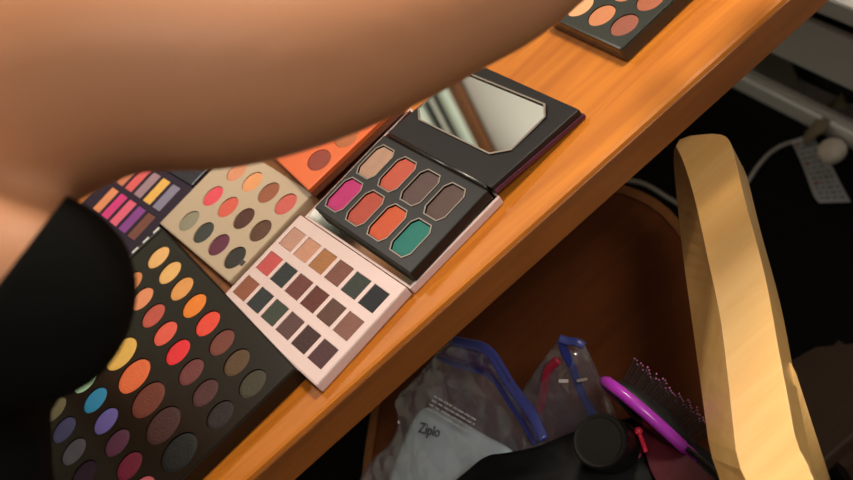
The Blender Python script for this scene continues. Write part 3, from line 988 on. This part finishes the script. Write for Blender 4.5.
for i in range(-6, 7):
    for j in range(-4, 5):
        a, w_ = i * .0072 + (.0036 if j % 2 else 0), j * .0068
        if (a / (BA * .86)) ** 2 + (w_ / (BW * .86)) ** 2 > 1: continue
        base = bp_(a, w_, .010); tip = bp_(a * 1.12, w_ * 1.12, .010 + .0165 + random.uniform(-.001, .002))
        tube([base, tip], .0005, 5, brs)
        ball(tip, .0008, tips, seg=6)
b1 = obj('bristles', brs, mat('black_bristle', rgb(14, 11, 12), .7), brush); b1['kind'] = 'stuff'
b2 = obj('bristle_tips', tips, mat('pink_tip', rgb(170, 105, 150), .4), brush); b2['kind'] = 'stuff'
hh = tube([bp_(BA - .004, 0, 0), bp_(BA + .010, 0, 0), bp_(BA + .035, 0, -.002)], [.010, .0085, .008], 14)
obj('handle', hh, M_blackplastic, brush, smooth=True)

# ------------------------------------------------------------------ cord with tag, plug, and the low stool on the floor at right
M_cord = mat('grey_cord', rgb(150, 144, 132), .5)
cord = thing('power_cord', 'pale grey cord with printed white tag and round plug on the black carpet', 'cord', (.40, 1.15, 0))
cp_ = [(600, 172), (622, 179), (645, 184), (672, 200), (700, 214), (728, 205), (746, 184), (758, 166), (770, 153), (783, 145), (796, 141), (812, 137)]
obj('cable', tube(catmull([at(x, y, .006) for x, y in cp_], 6), .0030, 10), M_cord, cord, smooth=True)
# tag sheet curling up from the floor
lt_ = [(791, 141), (800, 160), (807, 178), (813, 194), (819, 203)]
rt_ = [(812, 133), (822, 152), (832, 166), (841, 184), (851, 202)]
tg = bmesh.new(); rows = []
for a, b in zip(catmull([Vector((*p, 0)) for p in lt_], 4), catmull([Vector((*p, 0)) for p in rt_], 4)):
    row = []
    for i in range(5):
        q = a.lerp(b, i / 4); row.append(tg.verts.new(at(q.x, q.y, .010 + .004 * math.sin(i * .8 + q.y * .1))))
    rows.append(row)
for j in range(len(rows) - 1):
    for i in range(4):
        tg.faces.new((rows[j][i], rows[j][i + 1], rows[j + 1][i + 1], rows[j + 1][i]))
ext = bmesh.ops.solidify(tg, geom=tg.faces[:], thickness=.0008)
tago = obj('tag', tg, mat('white_tag', rgb(198, 198, 196), .5), cord, smooth=False)
pt = bmesh.new()
random.seed(5)
M_redp = mat('red_print', rgb(150, 44, 48), .5)
for j in range(1, 13):
    s_ = j / 13
    a = Vector((791 + 28 * s_, 141 + 62 * s_, 0)); b = Vector((812 + 39 * s_, 133 + 69 * s_, 0))
    x = .12
    while x < .85:
        L = random.uniform(.06, .2)
        q0, q1 = a.lerp(b, x), a.lerp(b, min(.9, x + L))
        seg_ = [at(q0.x, q0.y, .0165), at(q1.x, q1.y, .0165)]
        if j % 4 == 1 and x < .35:
            obj('tag_symbol', tube(seg_, .0018, 8), M_redp, tago)
        else:
            tube(seg_, .0013, 6, pt)
        x += L + random.uniform(.05, .12)
obj('tag_print', pt, mat('grey_print', rgb(90, 96, 102), .5), tago)
ac = at(832, 151, .0165)
ab = bmesh.new(); ball(ac, .0225, ab, (.95, .95, .72), 24)
obj('plug', ab, mat('cream_plastic', rgb(196, 186, 170), .4), cord, smooth=True)['label'] = 'round cream plug'
sp = [at(806, 139, .010), at(818, 127, .03), at(832, 112, .045), at(846, 98, .062)]
obj('strap', tube(catmull(sp, 5), .0155, 12, flat=.3), mat('taupe_strap', rgb(112, 98, 76), .6), cord, smooth=True)['label'] = 'brown strap'

# low brown stool barely showing on the dark floor at the lower right
stool = thing('wooden_stool', 'dim brown wooden stool top low on the floor at the lower right', 'stool', (.36, .80, 0))
sq = [at(x, y, .16) for x, y in [(770, 372), (815, 346), (858, 342), (900, 350), (890, 400), (858, 432), (822, 464), (790, 440)]]
M_stool = wood('dark_stool_wood', rgb(48, 32, 18), rgb(60, 40, 22), .6, 0)
obj('stool_top', prism([(p.x, p.y) for p in sq], .14, .16, .004), M_stool, stool)
cs_ = sum(sq, Vector()) / len(sq)
for s1 in (-1, 1):
    for s2 in (-1, 1):
        x, y = cs_.x + s1 * .045, cs_.y + s2 * .05
        obj('leg', box(x - .01, x + .01, y - .01, y + .01, 0, .1399), M_stool, stool)

# ------------------------------------------------------------------ lamp and added fill lights
lp2 = thing('ceiling_lamp', 'round warm glass pendant lamp hanging from the ceiling', 'lamp', (.54, .63, 2.5))
lb_ = bmesh.new(); ball((.54, .63, 1.64), .10, lb_, (1, 1, .75), 24)
gm = mat('lamp_glass', rgb(255, 240, 215), .3, emit=(1, .80, .56, 1), emit_s=4.0)
obj('lamp_glass', lb_, gm, lp2, smooth=True)
obj('lamp_base', lathe(Vector((.54, .63, 2.499)), Vector((0, 0, -1)), [(0, .06), (.03, .06), (.031, .006), (.77, .006)]), M_heater, lp2)
def area(name, loc, target, size, energy, color):
    l = bpy.data.lights.new(name, 'AREA'); l.shape = 'DISK'; l.size = size; l.energy = energy; l.color = color
    o = bpy.data.objects.new(name, l); COL.objects.link(o); o.location = loc
    o.rotation_euler = (Vector(target) - Vector(loc)).to_track_quat('-Z', 'Y').to_euler()
    return o
area('ceiling_lamp_light', (.54, .63, 1.52), (.16, .66, .7), .20, 6.8, (1, .88, .73))
area('back_fill_light', (.0, 2.0, 2.44), (.1, 1.9, 0), .4, 16, (1, .92, .80))  # unseen fill, added to brighten the back wall in the mirror
area('front_fill_light', (.42, -.95, 2.30), (.05, .65, .6), .4, 14, (1, .95, .90))  # unseen fill behind the camera, added to brighten the bags
wd = bpy.data.worlds.new('world'); S.world = wd; wd.use_nodes = True
wd.node_tree.nodes['Background'].inputs['Color'].default_value = (1, .93, .85, 1)
wd.node_tree.nodes['Background'].inputs['Strength'].default_value = .30

S.view_settings.view_transform = 'Standard'
S.view_settings.look = 'None'
S.view_settings.gamma = 1.0
S.view_settings.exposure = 0.18
S.view_settings.use_curve_mapping = False
